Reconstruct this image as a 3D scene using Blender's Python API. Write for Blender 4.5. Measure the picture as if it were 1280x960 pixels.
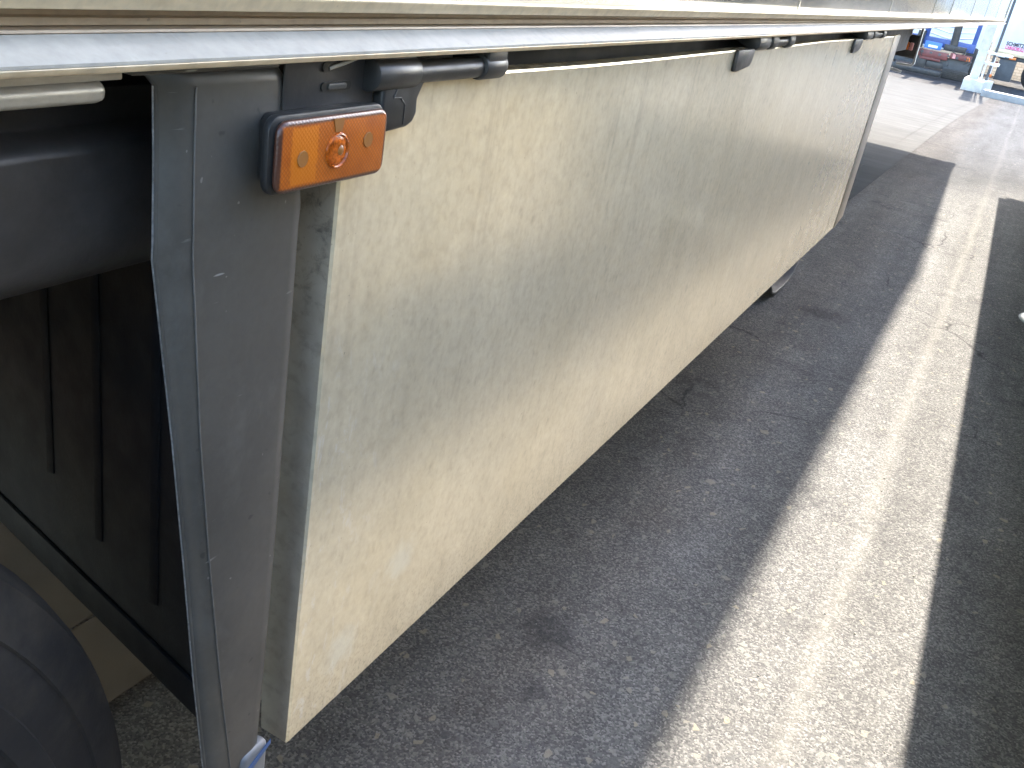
import bpy, bmesh, math, random
from mathutils import Vector, Matrix
random.seed(7)
for o in list(bpy.data.objects): bpy.data.objects.remove(o)
SC = bpy.context.scene
COL = SC.collection
R = math.radians
# ---------------------------------------------------------------- camera
cam = bpy.data.cameras.new('camera'); cam_o = bpy.data.objects.new('camera', cam); COL.objects.link(cam_o)
rt = Vector((0.87136515, 0.46173789, 0.16589422)); up = Vector((-0.33370207, 0.30987743, 0.89029147)); fw = Vector((-0.35967444, 0.83112821, -0.42409929))
M = Matrix(((rt.x, up.x, -fw.x, .42), (rt.y, up.y, -fw.y, 0), (rt.z, up.z, -fw.z, 1.256), (0, 0, 0, 1)))
cam_o.matrix_world = M
cam.sensor_width = 36; cam.lens = 34.17; cam.clip_start = .02; cam.clip_end = 1500
SC.camera = cam_o
SC.render.resolution_x = 1024; SC.render.resolution_y = 768
# ---------------------------------------------------------------- light
SUN_DIR = Vector((-.066, 1.6, 1.0)).normalized()
w = bpy.data.worlds.new("World"); SC.world = w; w.use_nodes = True
nt = w.node_tree
sky = nt.nodes.new('ShaderNodeTexSky'); sky.sky_type = 'NISHITA'; sky.sun_disc = False
sky.sun_elevation = math.asin(SUN_DIR.z); sky.sun_rotation = math.atan2(SUN_DIR.x, SUN_DIR.y)
sky.air_density = .9; sky.dust_density = 1.3; sky.ozone_density = 1.0
nt.links.new(sky.outputs[0], nt.nodes['Background'].inputs[0]); nt.nodes['Background'].inputs[1].default_value = .15
sl = bpy.data.lights.new('sun', 'SUN'); sl.energy = 2.85; sl.angle = R(.53); sl.color = (1, .93, .83)
so = bpy.data.objects.new('sun', sl); COL.objects.link(so)
so.rotation_euler = (-SUN_DIR).to_track_quat('-Z', 'Y').to_euler()
SC.view_settings.view_transform = 'Standard'; SC.view_settings.look = 'None'
SC.view_settings.gamma = 1; SC.view_settings.exposure = 3.17; SC.view_settings.use_curve_mapping = False
SC.render.engine = 'CYCLES'
SC.cycles.use_adaptive_sampling = True; SC.cycles.adaptive_threshold = .03; SC.cycles.max_bounces = 6; SC.cycles.diffuse_bounces = 4; SC.cycles.glossy_bounces = 4

# ---------------------------------------------------------------- materials
class NT:
    def __init__(s, name):
        s.m = bpy.data.materials.new(name); s.m.use_nodes = True; s.t = s.m.node_tree
        s.b = s.t.nodes['Principled BSDF']
    def n(s, typ, **kw):
        nd = s.t.nodes.new(typ)
        for k, v in kw.items():
            if k.startswith('i_'):
                key = k[2:]
                key = int(key) if key.isdigit() else key
                nd.inputs[key].default_value = v
            else: setattr(nd, k, v)
        return nd
    def l(s, a, b):
        s.t.links.new(a, b)
    def ramp(s, fac, stops, interp='LINEAR'):
        r = s.n('ShaderNodeValToRGB'); r.color_ramp.interpolation = interp
        e = r.color_ramp.elements
        while len(e) < len(stops): e.new(.5)
        for i, (p, c) in enumerate(stops):
            e[i].position = p; e[i].color = (c if len(c) == 4 else (*c, 1)) if hasattr(c, '__len__') else (c, c, c, 1)
        s.l(fac, r.inputs[0]); return r.outputs[0]
    def noise(s, vec, scale, detail=4, rough=.55, dist=0):
        nd = s.n('ShaderNodeTexNoise'); nd.inputs['Scale'].default_value = scale
        nd.inputs['Detail'].default_value = detail; nd.inputs['Roughness'].default_value = rough; nd.inputs['Distortion'].default_value = dist
        if vec is not None: s.l(vec, nd.inputs['Vector'])
        return nd.outputs['Fac']
    def vor(s, vec, scale, feature='F1', rnd=1):
        nd = s.n('ShaderNodeTexVoronoi'); nd.feature = feature; nd.inputs['Scale'].default_value = scale; nd.inputs['Randomness'].default_value = rnd
        s.l(vec, nd.inputs['Vector']); return nd
    def mapv(s, vec, scale=(1, 1, 1), loc=(0, 0, 0), rot=(0, 0, 0)):
        nd = s.n('ShaderNodeMapping'); nd.inputs['Scale'].default_value = scale; nd.inputs['Location'].default_value = loc; nd.inputs['Rotation'].default_value = rot
        s.l(vec, nd.inputs['Vector']); return nd.outputs[0]
    def mix(s, fac, a, b, mode='MIX'):
        nd = s.n('ShaderNodeMix', data_type='RGBA', blend_type=mode)
        for inp, v in ((nd.inputs[0], fac), (nd.inputs[6], a), (nd.inputs[7], b)):
            if isinstance(v, bpy.types.NodeSocket): s.l(v, inp)
            elif hasattr(v, '__len__'): inp.default_value = (*v, 1) if len(v) == 3 else v
            else: inp.default_value = v if inp.type == 'VALUE' else (v, v, v, 1)
        return nd.outputs[2]
    def math(s, op, a, b=0, clamp=False):
        nd = s.n('ShaderNodeMath', operation=op, use_clamp=clamp)
        for i, v in enumerate((a, b)):
            if isinstance(v, bpy.types.NodeSocket): s.l(v, nd.inputs[i])
            else: nd.inputs[i].default_value = v
        return nd.outputs[0]
    def pos(s): return s.n('ShaderNodeNewGeometry').outputs['Position']
    def obj(s): return s.n('ShaderNodeTexCoord').outputs['Object']
    def bump(s, h, strength=.3, dist=.002, prev=None):
        nd = s.n('ShaderNodeBump'); nd.inputs['Strength'].default_value = strength; nd.inputs['Distance'].default_value = dist
        s.l(h, nd.inputs['Height'])
        if prev is not None: s.l(prev, nd.inputs['Normal'])
        return nd.outputs[0]
    def out(s, color=None, rough=None, metal=None, normal=None, **kw):
        for key, v in (('Base Color', color), ('Roughness', rough), ('Metallic', metal), ('Normal', normal)):
            if v is None: continue
            if isinstance(v, bpy.types.NodeSocket): s.l(v, s.b.inputs[key])
            elif key == 'Base Color': s.b.inputs[key].default_value = (*v, 1)
            else: s.b.inputs[key].default_value = v
        for k, v in kw.items(): s.b.inputs[k.replace('_', ' ')].default_value = v
        return s.m

def simple(name, col, rough=.5, metal=0, var=.15, scale=30, bump=.1, dirt=None, dirt_amt=.4):
    """painted / plastic surface with uneven tone, dusting and a slight texture"""
    s = NT(name); p = s.obj()
    n = s.noise(p, scale, 6, .65)
    lo = tuple(c * (1 - var) for c in col); hi = tuple(min(1, c * (1 + var)) for c in col)
    c = s.ramp(n, [(.3, lo), (.7, hi)])
    if dirt:
        d = s.noise(p, scale * .37, 8, .7, .4)
        c = s.mix(s.math('MULTIPLY', s.ramp(d, [(.45, 0), (.75, 1)]), dirt_amt), c, dirt)
    r = s.ramp(s.noise(p, scale * .8, 5), [(.3, max(.03, rough - .08)), (.7, min(1, rough + .12))])
    return s.out(c, r, metal, s.bump(s.noise(p, scale * 8, 3), bump, .0006))

def asphalt():
    s = NT('asphalt'); p = s.pos()
    flat = s.mapv(p, (1, 1, 1))
    v1 = s.vor(flat, 250)                       # fine aggregate
    v2 = s.vor(flat, 135)                       # 1 cm stones
    g1 = s.n('ShaderNodeSeparateColor'); s.l(v1.outputs['Color'], g1.inputs[0])
    g2 = s.n('ShaderNodeSeparateColor'); s.l(v2.outputs['Color'], g2.inputs[0])
    fine = s.ramp(g1.outputs[0], [(0, (.092, .090, .088)), (.6, (.155, .150, .142)), (1, (.25, .24, .225))])
    st = s.ramp(g2.outputs[0], [(0, (.10, .098, .095)), (.75, (.16, .155, .146)), (1, (.29, .275, .25))])
    edge2 = s.ramp(v2.outputs['Distance'], [(.22, 1), (.42, 0)])
    on2 = s.math('MULTIPLY', edge2, s.ramp(g2.outputs[1], [(.55, 0), (.6, 1)]))
    c = s.mix(on2, fine, st)
    # pale angular chips of several sizes, sparse
    wq = s.n('ShaderNodeTexNoise'); wq.inputs['Scale'].default_value = 60; wq.inputs['Detail'].default_value = 2; s.l(flat, wq.inputs['Vector'])
    wv_ = s.n('ShaderNodeVectorMath', operation='MULTIPLY_ADD'); s.l(wq.outputs['Color'], wv_.inputs[0]); wv_.inputs[1].default_value = (.008, .008, 0); s.l(flat, wv_.inputs[2])
    on3 = None
    for sc3, th, dens, rot in ((70, .12, .87, .3), (36, .24, .94, 1.1)):
        vv = s.mapv(wv_.outputs[0], (1, .8, 1), (sc3, 1.7, 0), (0, 0, rot))
        ve = s.vor(vv, sc3, 'DISTANCE_TO_EDGE'); vc = s.vor(vv, sc3)
        gc = s.n('ShaderNodeSeparateColor'); s.l(vc.outputs['Color'], gc.inputs[0])
        o3 = s.math('MULTIPLY', s.ramp(ve.outputs['Distance'], [(th, 0), (th + .05, 1)]), s.ramp(gc.outputs[1], [(dens, 0), (dens + .005, 1)]))
        chip = s.ramp(gc.outputs[2], [(0, (.10, .10, .10)), (.3, (.19, .185, .17)), (.8, (.26, .25, .22)), (1, (.30, .265, .20))])
        c = s.mix(s.math('MULTIPLY', o3, .8), c, chip)
        on3 = o3 if on3 is None else s.math('MAXIMUM', on3, o3)
    # pits
    pit = s.ramp(s.noise(flat, 160, 4, .7), [(.30, 1), (.40, 0)])
    c = s.mix(s.math('MULTIPLY', pit, .55), c, (.045, .044, .042))
    # wear in long streaks, patches
    big = s.noise(s.mapv(flat, (3.5, .35, 1)), 1.6, 5, .6)
    c = s.mix(1, c, s.ramp(big, [(.3, .8), (.7, 1.2)]), 'MULTIPLY')
    mid = s.noise(flat, 7, 6, .65)
    c = s.mix(1, c, s.ramp(mid, [(.3, .86), (.7, 1.12)]), 'MULTIPLY')
    # narrow pale band running lengthwise
    sx = s.n('ShaderNodeSeparateXYZ'); s.l(flat, sx.inputs[0])
    xw = s.math('ADD', sx.outputs[0], s.math('MULTIPLY', s.math('SUBTRACT', s.noise(s.mapv(flat, (1, .3, 1)), 5, 3), .5), .06))
    band = s.ramp(s.math('ABSOLUTE', s.math('SUBTRACT', xw, .43)), [(0, 1), (.035, 0)])
    c = s.mix(s.math('MULTIPLY', band, .16), c, (.40, .37, .32))
    # oily dark spots
    oil = s.math('MULTIPLY', s.ramp(s.noise(flat, 18, 6, .7), [(.45, 0), (.6, 1)]), s.ramp(s.noise(flat, 2.3, 2), [(.58, 0), (.68, 1)]))
    c = s.mix(s.math('MULTIPLY', oil, .5), c, (.05, .05, .052))
    for (ox, oy, rad) in ((-.045, 1.50, .09), (.0, 1.33, .05), (-.02, 4.1, .12)):
        dv = s.n('ShaderNodeVectorMath', operation='DISTANCE'); s.l(flat, dv.inputs[0]); dv.inputs[1].default_value = (ox, oy, 0)
        dd = s.math('ADD', dv.outputs['Value'], s.math('MULTIPLY', s.noise(flat, 35, 5, .7), rad * 1.6))
        f = s.ramp(s.math('DIVIDE', dd, rad * 2), [(.55, 1), (.85, 0)])
        c = s.mix(s.math('MULTIPLY', f, .5), c, (.045, .046, .05))
    brown_shade = s.ramp(s.math('ADD', sx.outputs[0], s.math('MULTIPLY', s.noise(flat, 4, 5, .6), .3)), [(.05, 1), (.30, 0)])  # brownish contact shade beside and under the trailer, put into the colour
    c = s.mix(s.math('MULTIPLY', brown_shade, .55), c, s.mix(1, c, (1.05, .90, .74), 'MULTIPLY'))
    # thin cracks
    ck = s.n('ShaderNodeTexVoronoi'); ck.feature = 'DISTANCE_TO_EDGE'; ck.inputs['Scale'].default_value = 1.1
    wn = s.n('ShaderNodeTexNoise'); wn.inputs['Scale'].default_value = 6; wn.inputs['Detail'].default_value = 5; s.l(flat, wn.inputs['Vector'])
    wv = s.n('ShaderNodeVectorMath', operation='MULTIPLY_ADD'); s.l(wn.outputs['Color'], wv.inputs[0]); wv.inputs[1].default_value = (.16, .16, 0); s.l(flat, wv.inputs[2])
    s.l(wv.outputs[0], ck.inputs['Vector'])
    crack = s.math('MULTIPLY', s.ramp(ck.outputs['Distance'], [(0, 1), (.006, 0)]), s.ramp(s.noise(flat, 1.3, 2), [(.52, 0), (.6, 1)]))
    c = s.mix(s.math('MULTIPLY', crack, .7), c, (.035, .034, .033))
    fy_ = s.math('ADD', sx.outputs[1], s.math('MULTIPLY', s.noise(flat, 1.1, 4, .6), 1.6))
    far_dim = s.ramp(s.math('DIVIDE', fy_, 20), [(.40, 0), (.50, 1)])  # far asphalt darkened in colour to offset too much light there
    c = s.mix(s.math('MULTIPLY', far_dim, 1.0), c, s.mix(1, c, (.40, .415, .45), 'MULTIPLY'))
    h = s.math('ADD', s.math('MULTIPLY', s.ramp(v1.outputs['Distance'], [(0, 1), (.6, 0)]), .5), s.math('SUBTRACT', s.math('MULTIPLY', on2, .6), s.math('MULTIPLY', pit, 1.2)))
    h = s.math('ADD', h, s.math('MULTIPLY', on3, .5))
    nb = s.bump(h, .3, .0022)
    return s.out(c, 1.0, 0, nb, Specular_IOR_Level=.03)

def concrete():
    s = NT('concrete'); p = s.pos()
    c = s.ramp(s.noise(p, 2.2, 8, .65), [(.25, (.060, .058, .055)), (.75, (.085, .083, .078))])
    c = s.mix(1, c, s.ramp(s.noise(p, 160, 4, .7), [(.3, .8), (.7, 1.15)]), 'MULTIPLY')
    st = s.noise(s.mapv(p, (.6, 7, 1)), 1.2, 5, .6)
    c = s.mix(1, c, s.ramp(st, [(.35, .82), (.65, 1.08)]), 'MULTIPLY')
    sx = s.n('ShaderNodeSeparateXYZ'); s.l(p, sx.inputs[0])
    fr = s.math('FRACT', s.math('DIVIDE', s.math('ADD', sx.outputs[1], 1.2), 2.4))
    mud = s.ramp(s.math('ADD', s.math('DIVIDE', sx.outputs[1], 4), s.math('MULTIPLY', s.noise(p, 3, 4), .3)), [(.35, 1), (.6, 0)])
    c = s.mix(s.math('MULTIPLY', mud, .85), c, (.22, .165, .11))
    j = s.ramp(s.math('ABSOLUTE', s.math('SUBTRACT', fr, .5)), [(0, 1), (.003, 1), (.0045, 0)])
    c = s.mix(s.math('MULTIPLY', j, .6), c, (.08, .075, .07))
    return s.out(c, 1.0, 0, s.bump(s.noise(p, 220, 4), .3, .001), Specular_IOR_Level=.05)

def panel_mat(name, base, base2, metal, rough, wav=.35, patches=(), spec=.5, dirtcol=(.16, .14, .11), speck=.5):
    """weathered bare metal sheet: dusty road film, rain spots, wavy sheet"""
    s = NT(name); p = s.pos()
    c = s.ramp(s.noise(p, 5, 8, .65, .5), [(.3, base), (.72, base2)])
    fine = s.noise(p, 150, 5, .7)
    c = s.mix(1, c, s.ramp(fine, [(.3, .93), (.7, 1.05)]), 'MULTIPLY')
    cl = s.noise(s.mapv(p, (1, 1, .7)), 26, 4, .6)
    c = s.mix(1, c, s.ramp(cl, [(.3, .94), (.7, 1.04)]), 'MULTIPLY')
    c = s.mix(1, c, s.ramp(s.noise(s.mapv(p, (1, 1, .8)), 85, 2, .6), [(.3, .90), (.5, 1), (.7, 1.04)]), 'MULTIPLY')
    # soft dried drops, sparse
    d1 = s.noise(s.mapv(p, (1, 1.0, .6), (0, 0, 0), (R(12), 0, 0)), 62, 2, .5)
    c = s.mix(s.math('MULTIPLY', s.ramp(d1, [(.62, 0), (.85, 1)]), speck * .6), c, dirtcol)
    d2 = s.noise(p, 190, 2, .5)
    c = s.mix(s.math('MULTIPLY', s.ramp(d2, [(.72, 0), (.78, 1)]), speck * .8), c, (.12, .10, .07))
    # broad vertical wash marks
    ws = s.noise(s.mapv(p, (1, 9, .9)), 1.6, 4, .6)
    c = s.mix(1, c, s.ramp(ws, [(.3, .95), (.7, 1.03)]), 'MULTIPLY')
    # rare hairline scratches
    sc = s.noise(s.mapv(p, (1, 16, 1.1), (0, 0, 0), (R(-38), 0, 0)), 10, 2, .5)
    msk = s.ramp(s.noise(p, 4, 3), [(.56, 0), (.66, 1)])
    c = s.mix(s.math('MULTIPLY', s.math('MULTIPLY', s.ramp(sc, [(.70, 0), (.76, 1)]), msk), .1), c, (.85, .80, .68))
    if patches:
        sz = s.n('ShaderNodeSeparateXYZ'); s.l(p, sz.inputs[0])
        low = s.ramp(s.math('ADD', s.math('SUBTRACT', sz.outputs[2], .496), s.math('MULTIPLY', s.noise(s.mapv(p, (1, 3, 1)), 6, 4, .6), .10)), [(.05, 1), (.16, 0)])
        sp = s.ramp(s.noise(p, 240, 2, .6), [(.50, 0), (.66, 1)])
        c = s.mix(s.math('MULTIPLY', s.math('MULTIPLY', low, sp), .38), c, (.30, .24, .17))
        run = s.ramp(s.noise(s.mapv(p, (1, 26, .7)), 2.2, 3, .55), [(.56, 0), (.70, 1)])
        topm = s.ramp(s.math('SUBTRACT', 1.14, sz.outputs[2]), [(.02, 1), (.36, 0)])
        c = s.mix(s.math('MULTIPLY', s.math('MULTIPLY', run, topm), .30), c, (.42, .36, .26))
        sf = s.ramp(s.noise(s.mapv(p, (1, 1.6, .6), (0, 0, 0), (R(-30), 0, 0)), 38, 5, .7, .8), [(.56, 0), (.64, 1)])
        sm = s.math('MULTIPLY', s.ramp(sz.outputs[1], [(.62, 1), (.74, 0)]), s.ramp(sz.outputs[2], [(.86, 1), (.96, 0)]))
        c = s.mix(s.math('MULTIPLY', s.math('MULTIPLY', sf, sm), .40), c, (.97, .93, .84))
    for (y, z, ry, rz) in patches:
        m = s.mapv(p, (0, 1 / ry, 1 / rz), (0, -y / ry, -z / rz))
        dv = s.n('ShaderNodeVectorMath', operation='LENGTH'); s.l(m, dv.inputs[0])
        dd = s.math('ADD', dv.outputs['Value'], s.math('MULTIPLY', s.math('SUBTRACT', s.noise(p, 34, 6, .7, .6), .5), 1.7))
        c = s.mix(s.math('MULTIPLY', s.ramp(dd, [(.35, 1), (1.05, 0)]), .38), c, (.93, .93, .80))
    rr = s.ramp(s.noise(p, 11, 6, .6), [(.3, rough - .03), (.7, rough + .04)])
    mm = s.ramp(s.noise(p, 6, 5, .6), [(.3, max(0, metal - .03)), (.7, min(1, metal + .03))])
    wv = s.noise(s.mapv(p, (1, .8, 1.6)), 2.6, 1, .4)
    nb = s.bump(wv, wav, .03)
    return s.out(c, rr, mm, nb, Specular_IOR_Level=spec)

MAT = {}
MAT['asphalt'] = asphalt(); MAT['concrete'] = concrete()
MAT['panel'] = panel_mat('dusty_steel_panel', (.87, .745, .505), (.93, .805, .57), .50, .19, .02,
                         ((.76, .62, .035, .03), (.66, .565, .035, .03)))
MAT['flange'] = panel_mat('dusty_flange', (.46, .38, .27), (.58, .49, .36), .3, .35, .1, speck=.7)
def grime_flange():
    s = NT('grimy_flange'); p = s.obj()
    c = s.ramp(s.noise(p, 14, 6, .65), [(.3, (.34, .275, .19)), (.7, (.44, .36, .26))])
    sz = s.n('ShaderNodeSeparateXYZ'); s.l(p, sz.inputs[0])
    up_ = s.ramp(s.math('SUBTRACT', sz.outputs[2], .9), [(.0, .25), (.16, 1)])
    g = s.math('MULTIPLY', s.ramp(s.noise(p, 60, 5, .75, .5), [(.50, 0), (.66, 1)]), .8)
    c = s.mix(s.math('MULTIPLY', g, up_), c, (.035, .03, .025))
    c = s.mix(s.ramp(s.noise(p, 30, 5, .7), [(.45, 0), (.8, .5)]), c, (.26, .20, .135))
    return s.out(c, .5, .0, s.bump(s.noise(p, 150, 3), .2, .001))
MAT['endflange'] = grime_flange()
MAT['rail'] = panel_mat('aluminium_rail', (.66, .53, .34), (.80, .66, .45), .35, .4, .02, speck=.45)
MAT['band'] = panel_mat('sky_slope_band', (.33, .305, .25), (.41, .38, .315), .0, .55, .02, speck=.5, dirtcol=(.2,.19,.17))  # one rail; sky tone on its upward slope put into this separate colour
MAT['groove'] = panel_mat('dirty_rail_groove', (.34, .25, .16), (.44, .34, .22), .1, .5, .02, speck=.7)
MAT['lid_bend_dark'] = panel_mat('darkened_lid_bend', (.42, .35, .26), (.50, .43, .33), .3, .35, .02, speck=.6)
MAT['wall'] = panel_mat('steel_side_wall', (.56, .53, .43), (.66, .62, .52), .7, .16, .05, speck=.35)
MAT['whitewall'] = panel_mat('white_side_wall', (.82, .80, .76), (.86, .85, .82), .0, .3, .03, speck=.15)
MAT['leg'] = simple('grey_primer_bracket', (.105, .098, .084), .40, .1, .12, 18, .15, (.22, .21, .19), .35)
def leg_mat():
    s = NT('grey_painted_bracket'); p = s.obj()
    c = s.ramp(s.noise(p, 9, 6, .6), [(.3, (.070, .065, .055)), (.7, (.098, .090, .076))])
    c = s.mix(1, c, s.ramp(s.noise(p, 120, 4, .7), [(.3, .92), (.7, 1.07)]), 'MULTIPLY')
    dk = s.ramp(s.noise(p, 95, 1, .4), [(.745, 0), (.79, 1)])
    c = s.mix(s.math('MULTIPLY', dk, .6), c, (.025, .024, .022))
    lt = s.ramp(s.noise(s.mapv(p, (1, 1, 1), (5, 3, 2)), 150, 1, .4), [(.775, 0), (.80, 1)])
    c = s.mix(s.math('MULTIPLY', lt, .5), c, (.32, .30, .27))
    for k, (ang, sc_) in enumerate(((60, 26), (28, 34))):
        sn = s.noise(s.mapv(p, (1, 1, 9), (k * 3, 1, 0), (R(ang), 0, 0)), sc_, 1, .4)
        mk = s.ramp(s.noise(s.mapv(p, (1, 1, 1), (k, 0, 7)), 16, 1), [(.60, 0), (.68, 1)])
        c = s.mix(s.math('MULTIPLY', s.math('MULTIPLY', s.ramp(sn, [(.70, 0), (.735, 1)]), mk), .7), c, (.36, .35, .32))
    sm = s.ramp(s.noise(s.mapv(p, (1, 1, .6)), 14, 6, .7, .5), [(.55, 0), (.8, 1)])
    c = s.mix(s.math('MULTIPLY', sm, .35), c, (.20, .19, .17))
    return s.out(c, s.ramp(s.noise(p, 20, 5), [(.3, .34), (.7, .5)]), .1, s.bump(s.noise(p, 180, 3), .1, .0004))
MAT['leg'] = leg_mat()
MAT['worn'] = simple('worn_paint_edge', (.24, .235, .22), .5, .2, .5, 160, .4, (.07, .066, .06), .9)
MAT['bead'] = simple('pale_fold_line', (.115, .108, .095), .5, 0, .25, 60, .2)
MAT['black'] = simple('black_painted_steel', (.030, .028, .026), .42, 0, .25, 25, .2, (.09, .08, .07), .5)
MAT['plastic'] = simple('black_plastic', (.024, .023, .021), .38, 0, .2, 40, .12, (.07, .068, .062), .35)
MAT['chassis'] = simple('dark_chassis', (.035, .032, .028), .6, 0, .3, 14, .3, (.10, .085, .065), .6)
MAT['rubber'] = simple('tyre_rubber', (.017, .015, .013), .75, 0, .25, 20, .5, (.075, .06, .042), .8)
MAT['flap'] = simple('dirty_mud_flap', (.008, .008, .009), .7, 0, .3, 26, .5, (.02, .018, .017), .3)
MAT['galv'] = simple('galvanised_steel', (.55, .56, .57), .35, .7, .15, 25, .1)
MAT['cream'] = simple('cream_aluminium', (.50, .47, .40), .35, .3, .1, 60, .1, (.25, .22, .17), .4)
MAT['strap'] = simple('pale_plastic_sleeve', (.20, .20, .195), .4, 0, .1, 40, .1)
MAT['bluestrap'] = simple('blue_plastic_band', (.06, .13, .30), .4, 0, .1, 40, .1)
MAT['galvk'] = simple('kerb_stone', (.30, .29, .27), .8, 0, .15, 4, .2)
MAT['red'] = simple('red_painted_steel', (.17, .045, .04), .45, 0, .25, 8, .1, (.1, .05, .04), .5)
MAT['blue'] = simple('blue_painted_steel', (.035, .075, .24), .4, 0, .2, 6, .1)
MAT['blue2'] = simple('bright_blue_plate', (.05, .17, .50), .4, 0, .1, 6, .1)
MAT['white'] = simple('white_paint', (.74, .75, .76), .4, 0, .06, 3, .05)
MAT['pinkref'] = simple('red_white_reflector', (.75, .35, .33), .4, 0, .1, 8, .05)
MAT['orange'] = simple('orange_reflector', (.80, .22, .04), .35, 0, .1, 10, .05)
MAT['darkgrey'] = simple('dark_grey_steel', (.07, .075, .08), .5, 0, .2, 6, .1)
MAT['pillar'] = simple('weathered_white_column', (.55, .52, .46), .6, 0, .2, 4, .2, (.28, .22, .16), .6)
MAT['textdark'] = simple('dark_lettering', (.03, .03, .05), .5, 0, .05, 5, 0)
MAT['textpink'] = simple('magenta_lettering', (.75, .05, .22), .5, 0, .05, 5, 0)
def brick():
    s = NT('block_wall'); p = s.mapv(s.pos(), (1, 1, 1), (0, 0, 0), (R(90), 0, 0))
    b = s.n('ShaderNodeTexBrick'); s.l(p, b.inputs['Vector']); b.inputs['Scale'].default_value = 2.5
    b.inputs['Color1'].default_value = (.42, .34, .25, 1); b.inputs['Color2'].default_value = (.5, .43, .34, 1); b.inputs['Mortar'].default_value = (.25, .22, .18, 1)
    b.inputs['Mortar Size'].default_value = .02
    return s.out(b.outputs['Color'], .85)
MAT['brick'] = brick()
def amber(name='amber_lens', dark=False):
    s = NT(name); p = s.obj()
    # prism grid of the reflex reflector: fine diagonal squares
    m = s.mapv(p, (1, 1, 1), (0, 0, 0), (R(45), 0, 0))
    vo = s.n('ShaderNodeTexChecker'); vo.inputs['Scale'].default_value = 900; s.l(m, vo.inputs['Vector'])
    sx = s.n('ShaderNodeSeparateXYZ'); s.l(m, sx.inputs[0])
    wy = s.math('ABSOLUTE', s.math('SUBTRACT', s.math('FRACT', s.math('MULTIPLY', sx.outputs[1], 400)), .5))
    wz = s.math('ABSOLUTE', s.math('SUBTRACT', s.math('FRACT', s.math('MULTIPLY', sx.outputs[2], 400)), .5))
    g = s.math('MAXIMUM', wy, wz)
    n = s.noise(p, 45, 3)
    a = s.mix(s.ramp(n, [(.35, 0), (.65, 1)]), (.36, .078, .005), (.48, .115, .008))
    b = (.24, .055, .010)
    c = s.mix(s.math('MULTIPLY', s.ramp(g, [(.34, 0), (.46, 1)]), .75), a, b)
    nb = s.bump(g, .5, .0006)
    s.b.inputs['Coat Weight'].default_value = .15; s.b.inputs['Coat Roughness'].default_value = .12
    sp = s.n('ShaderNodeSeparateXYZ'); s.l(p, sp.inputs[0])
    ay = s.math('SUBTRACT', .05975, s.math('ABSOLUTE', s.math('SUBTRACT', sp.outputs[1], .5405)))
    az = s.math('SUBTRACT', .02365, s.math('ABSOLUTE', s.math('SUBTRACT', sp.outputs[2], 1.09985)))
    ed = s.math('MINIMUM', ay, az)
    # unpatterned moulded patch on the rear half
    py = s.math('ADD', s.math('ABSOLUTE', s.math('SUBTRACT', sp.outputs[1], .507)), s.math('MULTIPLY', s.math('SUBTRACT', s.noise(p, 300, 3), .5), .006))
    pt = s.math('MULTIPLY', s.ramp(s.math('MULTIPLY', py, 40), [(.50, 1), (.56, 0)]), s.ramp(s.math('MULTIPLY', az, 100), [(.45, 0), (.55, 1)]))
    c = s.mix(s.math('MULTIPLY', pt, .8), c, (.56, .15, .008))
    c = s.mix(s.ramp(s.math('MULTIPLY', ed, 100), [(.26, 1), (.42, 0)]), c, (.085, .032, .018))
    return s.out(c, .3, 0, nb)
MAT['amber'] = amber()
MAT['amberplain'] = simple('amber_plain', (.40, .085, .008), .15, 0, .7, 260, .1)
MAT['amberdark'] = simple('amber_disc', (.26, .10, .02), .4, 0, .1, 60, .1)
def clear_amber():
    s = NT('clear_amber_cover'); s.b.inputs['Transmission Weight'].default_value = 1; s.b.inputs['IOR'].default_value = 1.2
    return s.out((1, .62, .25), .06)
MAT['amberglass'] = clear_amber()

# ---------------------------------------------------------------- helpers
def link(name, bm, mat, parent=None, bevel=0, smooth=False, seg=2, **props):
    me = bpy.data.meshes.new(name); bmesh.ops.recalc_face_normals(bm, faces=bm.faces); bm.to_mesh(me); bm.free()
    o = bpy.data.objects.new(name, me); COL.objects.link(o)
    if mat is not None: me.materials.append(mat)
    if parent is not None: o.parent = parent
    if smooth:
        for p in me.polygons: p.use_smooth = True
    if bevel:
        b = o.modifiers.new('bevel', 'BEVEL'); b.width = bevel; b.segments = seg; b.limit_method = 'ANGLE'; b.angle_limit = R(35)
    if smooth or bevel:
        for p in me.polygons: p.use_smooth = True
        es = o.modifiers.new('edges', 'EDGE_SPLIT'); es.split_angle = R(38)
    for k, v in props.items(): o[k] = v
    return o
def thing(name, label, cat, loc=(0, 0, 0), rz=0, group=None):
    o = bpy.data.objects.new(name, None); COL.objects.link(o); o.location = loc; o.rotation_euler = (0, 0, rz); o.empty_display_size = .3
    o['label'] = label; o['category'] = cat
    if group: o['group'] = group
    return o
def tag(o, label, cat, group=None):
    o['label'] = label; o['category'] = cat
    if group: o['group'] = group
    return o
def B(bm, x0, x1, y0, y1, z0, z1):
    v = [bm.verts.new((x, y, z)) for x in (x0, x1) for y in (y0, y1) for z in (z0, z1)]
    for f in ((0, 1, 3, 2), (4, 6, 7, 5), (0, 4, 5, 1), (2, 3, 7, 6), (0, 2, 6, 4), (1, 5, 7, 3)): bm.faces.new([v[i] for i in f])
    return v
def box(*a):
    bm = bmesh.new(); B(bm, *a); return bm
def boxes(L):
    bm = bmesh.new()
    for a in L: B(bm, *a)
    return bm
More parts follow.
